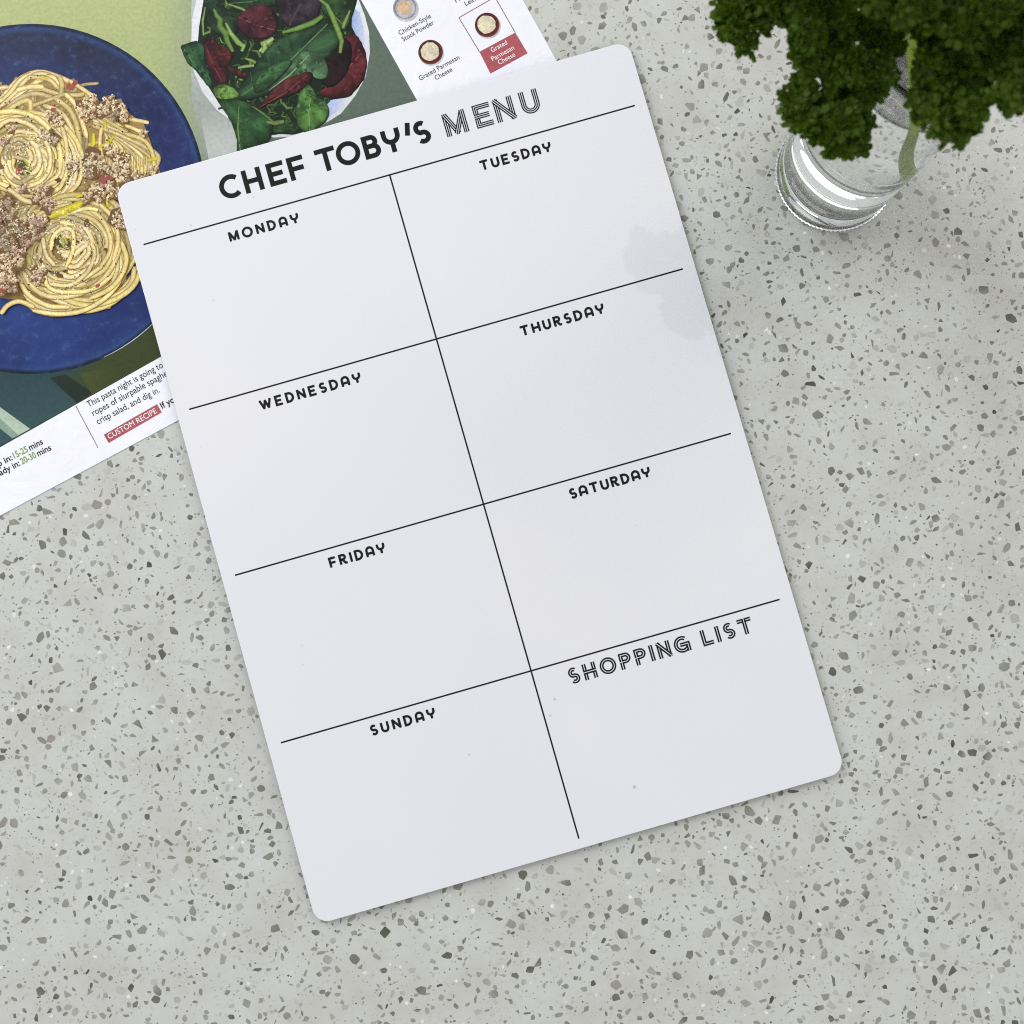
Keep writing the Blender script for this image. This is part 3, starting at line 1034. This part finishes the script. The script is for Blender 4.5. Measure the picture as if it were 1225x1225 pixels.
ZT = Z1 + 0.00009
KERN = 1.0
for s, a, b, h, m, bd in (
        ('This pasta night is going to be', (106.2, 487.5), (206, 433.6), 8.2, M_text, 0.0),
        ('ropes of slurpable spaghetti', (112, 497.7), (208.5, 445.2), 8.2, M_text, 0.0),
        ('crisp salad, and dig in.', (117.4, 507.9), (191.7, 469), 8.2, M_text, 0.0),
        ('CUSTOM RECIPE', (130.8, 525.6), (188.2, 493.8), 7.0, M_text_white, 0.0),
        ('If you', (194.2, 489), (214, 478), 8.0, M_text, 0.014),
        ('Prep in:', (-15, 565.6), (15.4, 549.8), 8.0, M_text, 0.014),
        ('15-25', (17.6, 548.6), (34.2, 540), 8.0, M_text_green, 0.014),
        ('mins', (36.2, 539), (52, 530.8), 8.0, M_text, 0.014),
        ('Ready in:', (-9, 574.3), (24.6, 556.6), 8.0, M_text, 0.014),
        ('20-30', (26.6, 555.8), (44, 547), 8.0, M_text_green, 0.014),
        ('mins', (46, 546), (62, 538), 8.0, M_text, 0.014),
        ('Chicken-Style', (478.6, 42.3), (516.2, 21.0), 6.2, M_text, 0.0),
        ('Stock Powder', (482.6, 49.8), (519.8, 28.7), 6.2, M_text, 0.0),
        ('Grated Parmesan', (502.8, 96.6), (550.2, 70.4), 6.2, M_text, 0.0),
        ('Cheese', (521.8, 96.0), (541.6, 84.8), 6.2, M_text, 0.0),
        ('Mixed Salad', (545.8, 3.4), (580, -16.5), 6.2, M_text, 0.0),
        ('Leaves', (557.6, 7.2), (577, -3.6), 6.2, M_text, 0.0),
        ('Grated', (588.8, 62.8), (607.4, 52.8), 6.2, M_text_white, 0.0),
        ('Parmesan', (589.6, 73.4), (615.6, 58.8), 6.2, M_text_white, 0.0),
        ('Cheese', (597.6, 77.6), (616.8, 67.0), 6.2, M_text_white, 0.0)):
    text(s, a, b, h, m, card, ZT, bd)

# ------------------------------------------------------------------ menu board
BW, BH, BT, BZ = 0.210, 0.297, 0.0014, 0.00095
board = empty('menu_board', (0, 0, BZ), BOARD_ROT)
tag(board, 'white glossy weekly menu board with black grid and day names, rounded corners', 'menu board')


def rounded(w, h, r, n=10):
    out = []
    for cx, cy, a0 in ((w / 2 - r, h / 2 - r, 0), (-w / 2 + r, h / 2 - r, 90), (-w / 2 + r, -h / 2 + r, 180), (w / 2 - r, -h / 2 + r, 270)):
        for i in range(n + 1):
            a = math.radians(a0 + 90 * i / n)
            out.append((cx + r * math.cos(a), cy + r * math.sin(a)))
    return out


bm = bmesh.new()
f = bm.faces.new([bm.verts.new((x, y, 0)) for x, y in rounded(BW, BH, 0.0058)])
ext = bmesh.ops.extrude_face_region(bm, geom=[f])
topv = [g for g in ext['geom'] if isinstance(g, bmesh.types.BMVert)]
for w in topv: w.co.z = BT
bmesh.ops.recalc_face_normals(bm, faces=bm.faces)
bm.edges.ensure_lookup_table()
te = [e for e in bm.edges if all(abs(v.co.z - BT) < 1e-7 for v in e.verts)]
bmesh.ops.bevel(bm, geom=te, offset=0.00022, segments=3, affect='EDGES', profile=0.5)
me = bpy.data.meshes.new('panel')
me.materials.append(M_board); me.materials.append(M_core)
for fc in bm.faces:
    if fc.normal.z < 0.3 and fc.calc_center_median().z < BT * 0.9: fc.material_index = 1
bm.to_mesh(me); bm.free()
link('panel', me, None, board)

mm = 0.001


def BP(x, y): return (x * mm - BW / 2, y * mm + BH / 2)


def arc(cx, cy, rx, ry, a0, a1, n=None):
    n = n or max(6, int(abs(a1 - a0) / 9))
    return [(cx + rx * math.cos(math.radians(a0 + (a1 - a0) * i / n)), cy + ry * math.sin(math.radians(a0 + (a1 - a0) * i / n))) for i in range(n + 1)]


# centre lines of the letters: cap height 1, returned as list of strokes, and width
GL = {
    'A': (0.76, [[(0, 0), (0, .60)] + arc(.38, .62, .38, .38, 180, 0)[1:] + [(.76, 0)], [(0, .30), (.76, .30)]]),
    'B': (0.62, [[(0, 0), (0, 1), (.34, 1)] + arc(.34, .765, .235, .235, 80, -90) + [(0, .53)], [(0, .53), (.38, .53)] + arc(.38, .265, .265, .265, 80, -90) + [(0, 0)]]),
    'C': (0.86, [arc(.52, .5, .52, .52, 48, 312)]),
    'D': (0.74, [[(0, 0), (0, 1), (.24, 1)] + arc(.24, .5, .50, .5, 80, -90) + [(0, 0)]]),
    'E': (0.66, [[(0.66, 1), (0, 1), (0, 0), (.66, 0)], [(0, .5), (.55, .5)]]),
    'F': (0.62, [[(0, 0), (0, 1), (.62, 1)], [(0, .47), (.57, .47)]]),
    'G': (0.98, [arc(.52, .5, .52, .52, 52, 345) , [(.50, .48), (1.0, .48), (1.0, .02)]]),
    'H': (0.76, [[(0, 0), (0, 1)], [(.76, 0), (.76, 1)], [(0, .48), (.76, .48)]]),
    'I': (0.0, [[(0, 0), (0, 1)]]),
    'L': (0.58, [[(0, 1), (0, 0), (.58, 0)]]),
    'M': (0.95, [[(0, 0), (0, 1)], [(.04, .96), (.475, .04)], [(.475, .04), (.91, .96)], [(.95, 1), (.95, 0)]]),
    'N': (0.76, [[(0, 0), (0, 1)], [(.76, 0), (.76, 1)], [(0, 1), (.76, 0)]]),
    'O': (1.04, [arc(.52, .5, .52, .52, 0, 360, 44)]),
    'P': (0.64, [[(0, 0), (0, 1), (.36, 1)] + arc(.36, .73, .28, .27, 80, -90) + [(0, .46)]]),
    'R': (0.70, [[(0, 0), (0, 1), (.36, 1)] + arc(.36, .75, .25, .25, 80, -90) + [(0, .50)], [(.28, .50), (.48, .14), (.56, .03), (.72, .02)]]),
    'S': (0.62, [arc(.30, .74, .26, .26, 50, 255) + [(.33, .495)] + arc(.33, .25, .27, .25, 75, -140)]),
    'T': (0.82, [[(0, 1), (.82, 1)], [(.41, 1), (.41, 0)]]),
    'U': (0.72, [[(0, 1), (0, .36)] + arc(.36, .36, .36, .36, 180, 360)[1:] + [(.72, 1)]]),
    'W': (1.22, [[(0, 1), (.33, .02)], [(.33, .02), (.61, .93)], [(.61, .93), (.89, .02)], [(.89, .02), (1.22, 1)]]),
    'Y': (0.74, [[(0, 1), (0, .80)] + arc(.37, .80, .37, .37, 180, 360)[1:] + [(.74, 1)], [(.37, .44), (.37, 0)]]),
    "'": (0.10, [[(.12, 1.08), (.02, .66)]]),
}


class Ink:
    def __init__(self):
        self.v, self.f, self.mi, self.z = [], [], [], BT + 0.000012

    def stroke(self, pts, w, mi=0, off=0.0, ext=0.0, round_=False):
        self.z += 1.0e-6
        P = [Vector(p) for p in pts]
        Q = [P[0]]
        for p in P[1:]:
            if (p - Q[-1]).length > 1e-6: Q.append(p)
        P = Q
        closed = (P[0] - P[-1]).length < 1e-5
        if closed: P = P[:-1]
        n = len(P)
        if not closed and ext:
            P[0] = P[0] - (P[1] - P[0]).normalized() * ext
            P[-1] = P[-1] + (P[-1] - P[-2]).normalized() * ext
        Lp, Rp = [], []
        for i in range(n):
            if closed:
                d0 = (P[i] - P[i - 1]).normalized(); d1 = (P[(i + 1) % n] - P[i]).normalized()
            else:
                d0 = (P[i] - P[max(0, i - 1)]) if i else (P[1] - P[0])
                d1 = (P[min(n - 1, i + 1)] - P[i]) if i < n - 1 else (P[-1] - P[-2])
                d0.normalize(); d1.normalize()
            n0 = Vector((-d0.y, d0.x)); n1 = Vector((-d1.y, d1.x))
            nn = (n0 + n1)
            nn = nn.normalized() if nn.length > 1e-4 else n0
            k = 1 / max(0.45, nn.dot(n0))
            Lp.append(P[i] + nn * (off + w / 2) * k); Rp.append(P[i] + nn * (off - w / 2) * k)
        b = len(self.v)
        for a, c in zip(Lp, Rp):
            self.v += [(a.x, a.y, self.z), (c.x, c.y, self.z)]
        for i in range(n if closed else n - 1):
            j = (i + 1) % n
            self.f.append((b + 2 * i + 1, b + 2 * j + 1, b + 2 * j, b + 2 * i)); self.mi.append(mi)
        if round_ and not closed:
            for e, d in ((P[0], P[0] - P[1]), (P[-1], P[-1] - P[-2])):
                d = d.normalized(); a0 = math.atan2(d.y, d.x)
                k = len(self.v)
                m = 8
                self.z += 1.0e-6
                self.v += [(e.x + w / 2 * math.cos(a0 - math.pi / 2 + math.pi * i / m) * (0.55 + 0.45 * abs(math.sin(math.pi / 2 - math.pi / 2 + math.pi * i / m - 0)) if False else 1), e.y + w / 2 * math.sin(a0 - math.pi / 2 + math.pi * i / m), self.z) for i in range(m + 1)]
                self.f.append(tuple(range(k, k + m + 1))); self.mi.append(mi)

    def glyph(self, ch, x, base, cap, w, style='solid', ext_w=0.0):
        """x = outer left (mm), base = baseline (mm), cap = outer cap height (mm)"""
        wd, strokes = GL[ch]
        h = cap - w
        s = h
        f = lambda p: BP(x + w / 2 + p[0] * s, base + w / 2 + p[1] * h)
        for st in strokes:
            pts = [f(p) for p in st]
            e = 0.0 if style == 'round' else w / 2 * mm
            # arcs end square at their own end, straight strokes run to the cap line
            if ch in 'CSG' and len(st) > 6: e = 0.0
            if style == 'solid':
                self.stroke(pts, w * mm, 0, ext=e)
            elif style == 'round':
                self.stroke(pts, w * mm, 0, ext=0.14 * w * mm, round_=False)
                self.stroke(pts, w * 0.72 * mm, 0, ext=0.30 * w * mm)
            elif style == 'inline':
                self.stroke(pts, w * mm, 0, ext=e)
                self.stroke(pts, w * 0.17 * mm, 1, ext=e * 1.01)
            elif style == 'triple':
                self.stroke(pts, w * mm, 0, ext=e)
                for o in (-.19, .19):
                    self.stroke(pts, w * 0.13 * mm, 1, off=o * w * mm, ext=e * 1.01)
        return wd * s + w

    def word(self, s, x0, x1, base, cap, w, style, space=0.9):
        ws = [(GL[c][0] * (cap - w) + w) if c != ' ' else space * cap for c in s]
        gap = (x1 - x0 - sum(ws)) / (len(s) - 1)
        x = x0
        for c, q in zip(s, ws):
            if c != ' ': self.glyph(c, x, base, cap, w, style)
            x += q + gap

    def build(self, name, parent, label=None):
        me = bpy.data.meshes.new(name)
        me.from_pydata(self.v, [], self.f)
        me.materials.append(M_ink); me.materials.append(M_gap)
        me.polygons.foreach_set('material_index', self.mi)
        o = link(name, me, None, parent)
        if label: o['label'] = label
        return o


ink = Ink()
for ch, x in (('C', 39.3), ('H', 49.06), ('E', 59.0), ('F', 67.4), ('T', 78.8), ('O', 86.9), ('B', 97.9), ('Y', 105.9), ("'", 115.2), ('S', 118.6)):
    ink.glyph(ch, x, -17.5, 9.35, 1.95, 'solid')
ink.build('title_lettering', board, 'bold black title lettering CHEF TOBY\'S')
ink = Ink()
for ch, x in (('M', 131.0), ('E', 143.3), ('N', 151.7), ('U', 162.3)):
    ink.glyph(ch, x, -17.6, 9.4, 2.05, 'triple')
ink.build('title_lettering', board, 'striped outline title lettering MENU')
for s, x0, x1, top in (('MONDAY', 37.8, 66.25, -30.1), ('TUESDAY', 140.0, 169.1, -30.2), ('WEDNESDAY', 31.8, 72.7, -97.4), ('THURSDAY', 137.2, 171.2, -97.5),
                       ('FRIDAY', 41.4, 63.9, -163.8), ('SATURDAY', 138.0, 170.6, -163.8), ('SUNDAY', 39.4, 65.3, -230.1)):
    ink = Ink()
    ink.word(s, x0, x1, top - 4.15, 4.25, 0.98, 'round')
    ink.build('day_heading', board, 'black heading reading ' + s)
ink = Ink()
ink.word('SHOPPING LIST', 118.2, 191.6, -236.35, 6.25, 1.56, 'inline', 0.30)
ink.build('list_heading', board, 'inline outlined heading reading SHOPPING LIST')
LW = 0.64
for a, b in (((4.9, -25.7), (205.3, -25.7)), ((5.1, -93.25), (205.1, -93.25)), ((5.2, -160.3), (204.8, -160.3)), ((5.2, -227.0), (204.6, -227.0)), ((105.1, -25.7), (105.0, -293.2))):
    ink = Ink()
    if a[0] == 105.1: ink.z -= 6e-6
    ink.stroke([BP(*a), BP(*b)], LW * mm)
    ink.build('grid_line', board)

# ------------------------------------------------------------------ glass vase with water
VB = T(997.4, 208, 0)
vase = empty('glass_vase', VB)
tag(vase, 'clear round glass vase of water with thick base, holding the parsley', 'vase')


def lathe(name, prof, m, parent, seg=672, knurl=None):
    V, F = [], []
    for k, (r, z) in enumerate(prof):
        for i in range(seg):
            a = 2 * math.pi * i / seg
            rr = r
            if knurl and k in knurl:
                rr = r + 0.00022 * math.cos(84 * a)
            V.append((rr * math.cos(a), rr * math.sin(a), z))
    n = len(prof)
    for k in range(n - 1):
        for i in range(seg):
            j = (i + 1) % seg
            F.append((k * seg + i, k * seg + j, (k + 1) * seg + j, (k + 1) * seg + i))
    c0 = len(V); V.append((0, 0, prof[0][1])); c1 = len(V); V.append((0, 0, prof[-1][1]))
    for i in range(seg):
        j = (i + 1) % seg
        F.append((c0, j, i)); F.append((c1, (n - 1) * seg + i, (n - 1) * seg + j))
    me = bpy.data.meshes.new(name)
    me.from_pydata(V, [], F)
    return link(name, me, m, parent, smooth=True)


WL = 0.0985
RO = 0.0228
prof = [(0.0190, 0.0011), (0.0205, 0.0004), (0.0222, 0.0003), (0.0233, 0.0010), (0.0234, 0.0018), (0.0226, 0.0030), (0.0224, 0.0042), (0.0228, 0.0060), (RO, 0.0100), (RO, 0.030), (RO, 0.060), (RO, 0.090), (RO, 0.112), (0.0231, 0.1160), (0.0230, 0.1172), (0.0223, 0.1176), (0.0216, 0.1170), (0.0212, 0.1150),
        (0.0210, 0.110), (0.0208, 0.090), (0.0208, 0.060), (0.0208, 0.030), (0.0205, 0.0135), (0.0195, 0.0108), (0.0170, 0.0092), (0.0110, 0.0086)]
gb = lathe('glass_body', prof, M_glass, vase, knurl=(3, 4))
wprof = [(0.0112, 0.00855), (0.01715, 0.00915), (0.01965, 0.01075), (0.02062, 0.0134), (0.02088, 0.030), (0.02088, 0.060), (0.02088, WL - 0.0016), (0.02095, WL + 0.0002), (0.0203, WL - 0.0006), (0.0192, WL - 0.0009), (0.010, WL - 0.0010)]
lathe('water', wprof, M_water, vase)

# ------------------------------------------------------------------ parsley
sprig = empty('parsley_sprig', T(1062, 205, 0.012))
tag(sprig, 'dark green curly parsley sprig standing in the glass vase', 'parsley')
SO = sprig.location.copy()


def tube(name, pts, rads, m, parent, seg=14):
    P = [Vector(p) for p in pts]
    # smooth
    Q, RR = [], []
    E = [P[0] * 2 - P[1]] + P + [P[-1] * 2 - P[-2]]
    for i in range(1, len(E) - 2):
        for k in range(6):
            t = k / 6
            a, b, c, d = E[i - 1], E[i], E[i + 1], E[i + 2]
            Q.append(0.5 * ((2 * b) + (c - a) * t + (2 * a - 5 * b + 4 * c - d) * t * t + (3 * b - a - 3 * c + d) * t ** 3))
            RR.append(rads[i - 1] + (rads[i] - rads[i - 1]) * t)
    Q.append(P[-1]); RR.append(rads[-1])
    V, F = [], []
    for i, p in enumerate(Q):
        d = (Q[min(i + 1, len(Q) - 1)] - Q[max(i - 1, 0)]).normalized()
        s = d.cross(Vector((0, 1, 0.1))).normalized(); t2 = d.cross(s)
        for k in range(seg):
            a = 2 * math.pi * k / seg
            r = RR[i] * (1 + 0.06 * math.cos(5 * a))
            V.append(tuple(p + s * r * math.cos(a) + t2 * r * math.sin(a)))
    for i in range(len(Q) - 1):
        for k in range(seg):
            j = (k + 1) % seg
            F.append((i * seg + k, i * seg + j, (i + 1) * seg + j, (i + 1) * seg + k))
    F.append(tuple(range(seg))); F.append(tuple(reversed(range((len(Q) - 1) * seg, len(Q) * seg))))
    me = bpy.data.meshes.new(name)
    me.from_pydata(V, [], F)
    return link(name, me, m, parent, smooth=True)


hub = T(1094, 28, 0.132) - SO
tube('stem', [T(1063, 208, 0.0115) - SO, T(1072, 190, 0.035) - SO, T(1084, 165, 0.07) - SO, T(1095, 148, WL) - SO, T(1093, 100, 0.112) - SO, T(1091, 60, 0.122) - SO, hub], [0.0019, 0.0018, 0.0017, 0.0015, 0.0013, 0.0012, 0.001], M_stem, sprig)
for px, py, z in ((900, 22, .130), (965, 70, .128), (1000, 140, .124), (1050, 60, .138), (1140, 110, .145), (1205, 85, .150), (1180, 20, .16), (1030, -20, .145), (1270, 30, .15)):
    e = T(px, py, z - 0.006) - SO
    mid = hub.lerp(e, 0.5) + Vector((0, 0, -0.004))
    tube('branch', [hub, mid, e], [0.0010, 0.0008, 0.0006], M_stem, sprig, 8)

rl = random.Random(77)


def leaf_mesh(k):
    """one curled leaflet: a crumpled blade whose margin breaks into many small rounded, cupped lobes"""
    V, F = [], []
    ph = [rl.random() * 6.28 for _ in range(8)]
    nl = rl.choice((3, 4, 5))

    def outline(a):
        return 0.78 + 0.16 * math.cos(nl * a + ph[0]) + 0.06 * math.sin(2 * a + ph[1])

    def height(x, y):
        r = math.hypot(x, y)
        return 0.20 * r * math.sin(5.2 * x + ph[2] + 2.1 * math.sin(4 * y + ph[3])) + 0.20 * r * math.sin(6.1 * y + ph[4] + 2.3 * math.sin(4.7 * x + ph[5])) - 0.14 * r * r

    na, nr = 48, 6
    for q in range(nr + 1):
        for i in range(na):
            a = 2 * math.pi * i / na
            r = q / nr * outline(a)
            x, y = r * math.cos(a), r * math.sin(a)
            V.append((x, y, height(x, y) - 0.10))
    for q in range(nr):
        for i in range(na):
            b = (i + 1) % na
            F.append((q * na + i, (q + 1) * na + i, (q + 1) * na + b, q * na + b))
    # rounded lobes, dense at the margin, looser inside
    for m_ in range(62):
        edge = m_ < 34
        a = 2 * math.pi * (m_ / 34 + rl.uniform(-.01, .01)) if edge else rl.random() * 6.28
        t = rl.uniform(0.86, 1.02) if edge else rl.uniform(0.10, 0.92)
        r = t * outline(a)
        c = Vector((r * math.cos(a), r * math.sin(a), 0))
        c.z = height(c.x, c.y) + (rl.uniform(-.10, .08) if edge else rl.uniform(-.04, .16))
        out = Vector((math.cos(a + rl.uniform(-.9, .9)), math.sin(a + rl.uniform(-.9, .9)), rl.uniform(-.5, .5) if edge else rl.uniform(-.1, .8))).normalized()
        side = out.cross(Vector((rl.uniform(-.5, .5), rl.uniform(-.5, .5), 1))).normalized()
        up = side.cross(out)
        L = rl.uniform(0.28, 0.46); W = L * rl.uniform(0.38, 0.60)
        cup = rl.uniform(-.5, .9)
        b = len(V)
        rows = 5
        for q in range(rows):
            u_ = q / (rows - 1)
            w = W * (0.35 + 1.25 * math.sin(math.pi * (0.10 + 0.78 * u_)) ** 0.8) * (0.30 if q == rows - 1 else 1)
            for p in range(5):
                v = (p - 2) / 2
                notch = 0
                bend = up * (cup * L * (v * v * 0.5 + u_ * u_ * 0.5))
                P_ = c + out * (L * (u_ * (1 - 0.16 * v * v) - 0.15) + notch) + side * (w * v * 0.62) + bend
                V.append(tuple(P_))
        for q in range(rows - 1):
            for p in range(4):
                F.append((b + q * 5 + p, b + (q + 1) * 5 + p, b + (q + 1) * 5 + p + 1, b + q * 5 + p + 1))
    me = bpy.data.meshes.new('leaf')
    me.from_pydata(V, [], F)
    me.materials.append(M_leaf)
    me.polygons.foreach_set('use_smooth', [True] * len(me.polygons))
    return me


leafs = [leaf_mesh(k) for k in range(7)]
spots = []
for g, z in (([(876, 6, 25), (880, 34, 22), (894, 50, 18), (906, 22, 24), (912, -8, 26), (936, 4, 22), (948, 24, 17)], .130),
             ([(953, 118, 21), (964, 142, 23), (984, 160, 22), (1006, 172, 20), (1022, 160, 22), (1030, 136, 20), (985, 128, 24), (1008, 118, 24), (962, 98, 15), (1038, 108, 22), (1006, 145, 24)], .126),
             ([(964, 50, 23), (968, 76, 21), (998, 84, 22), (1028, 78, 22), (1056, 84, 20), (1000, 34, 24), (1040, 34, 25), (968, 14, 24), (1062, 56, 20), (1064, 20, 24), (990, 58, 22), (1006, 8, 26)], .132),
             ([(1112, 92, 24), (1112, 126, 24), (1130, 150, 22), (1150, 156, 20), (1162, 128, 23), (1166, 98, 24), (1138, 112, 26), (1116, 62, 24), (1150, 70, 26), (1180, 70, 24), (1106, 32, 22)], .148),
             ([(1206, 112, 22), (1228, 108, 24), (1214, 82, 26), (1194, 48, 26), (1226, 58, 26), (1250, 80, 28)], .152),
             ([(1096, 6, 24), (1128, 22, 27), (1160, 30, 27), (1194, 12, 27), (1228, 20, 27), (1064, -6, 26), (1034, -14, 26), (1140, -6, 28), (1180, -20, 28), (1220, -14, 28), (1260, 10, 30), (1100, -25, 28)], .158)):
    for s in g: spots.append((*s, z))
for _ in range(20):
    x, y = rl.uniform(900, 1240), rl.uniform(-90, -28)
    spots.append((x, y, rl.uniform(22, 30), rl.uniform(.135, .175)))
for _ in range(5):
    spots.append((rl.uniform(1255, 1285), rl.uniform(-30, 120), 28, rl.uniform(.14, .165)))
for x, y, r, z in spots:
    for k in range(2 if (r > 22 and z > .14) else 1):
        zz = z + rl.uniform(-.004, .004) - k * 0.007
        jx, jy = (0, 0) if k == 0 else (rl.uniform(-8, 8), rl.uniform(-8, 8))
        o = bpy.data.objects.new('leaf', rl.choice(leafs))
        COL.objects.link(o)
        o.parent = sprig
        o.location = T(x + jx, y + jy, zz) - SO
        s = r * (CAM_Z - zz) / FPX * (1.12 if k == 0 else 0.95)
        o.scale = (s, s, s)
        o.rotation_euler = (rl.uniform(-.45, .45), rl.uniform(-.45, .45), rl.random() * 6.28)
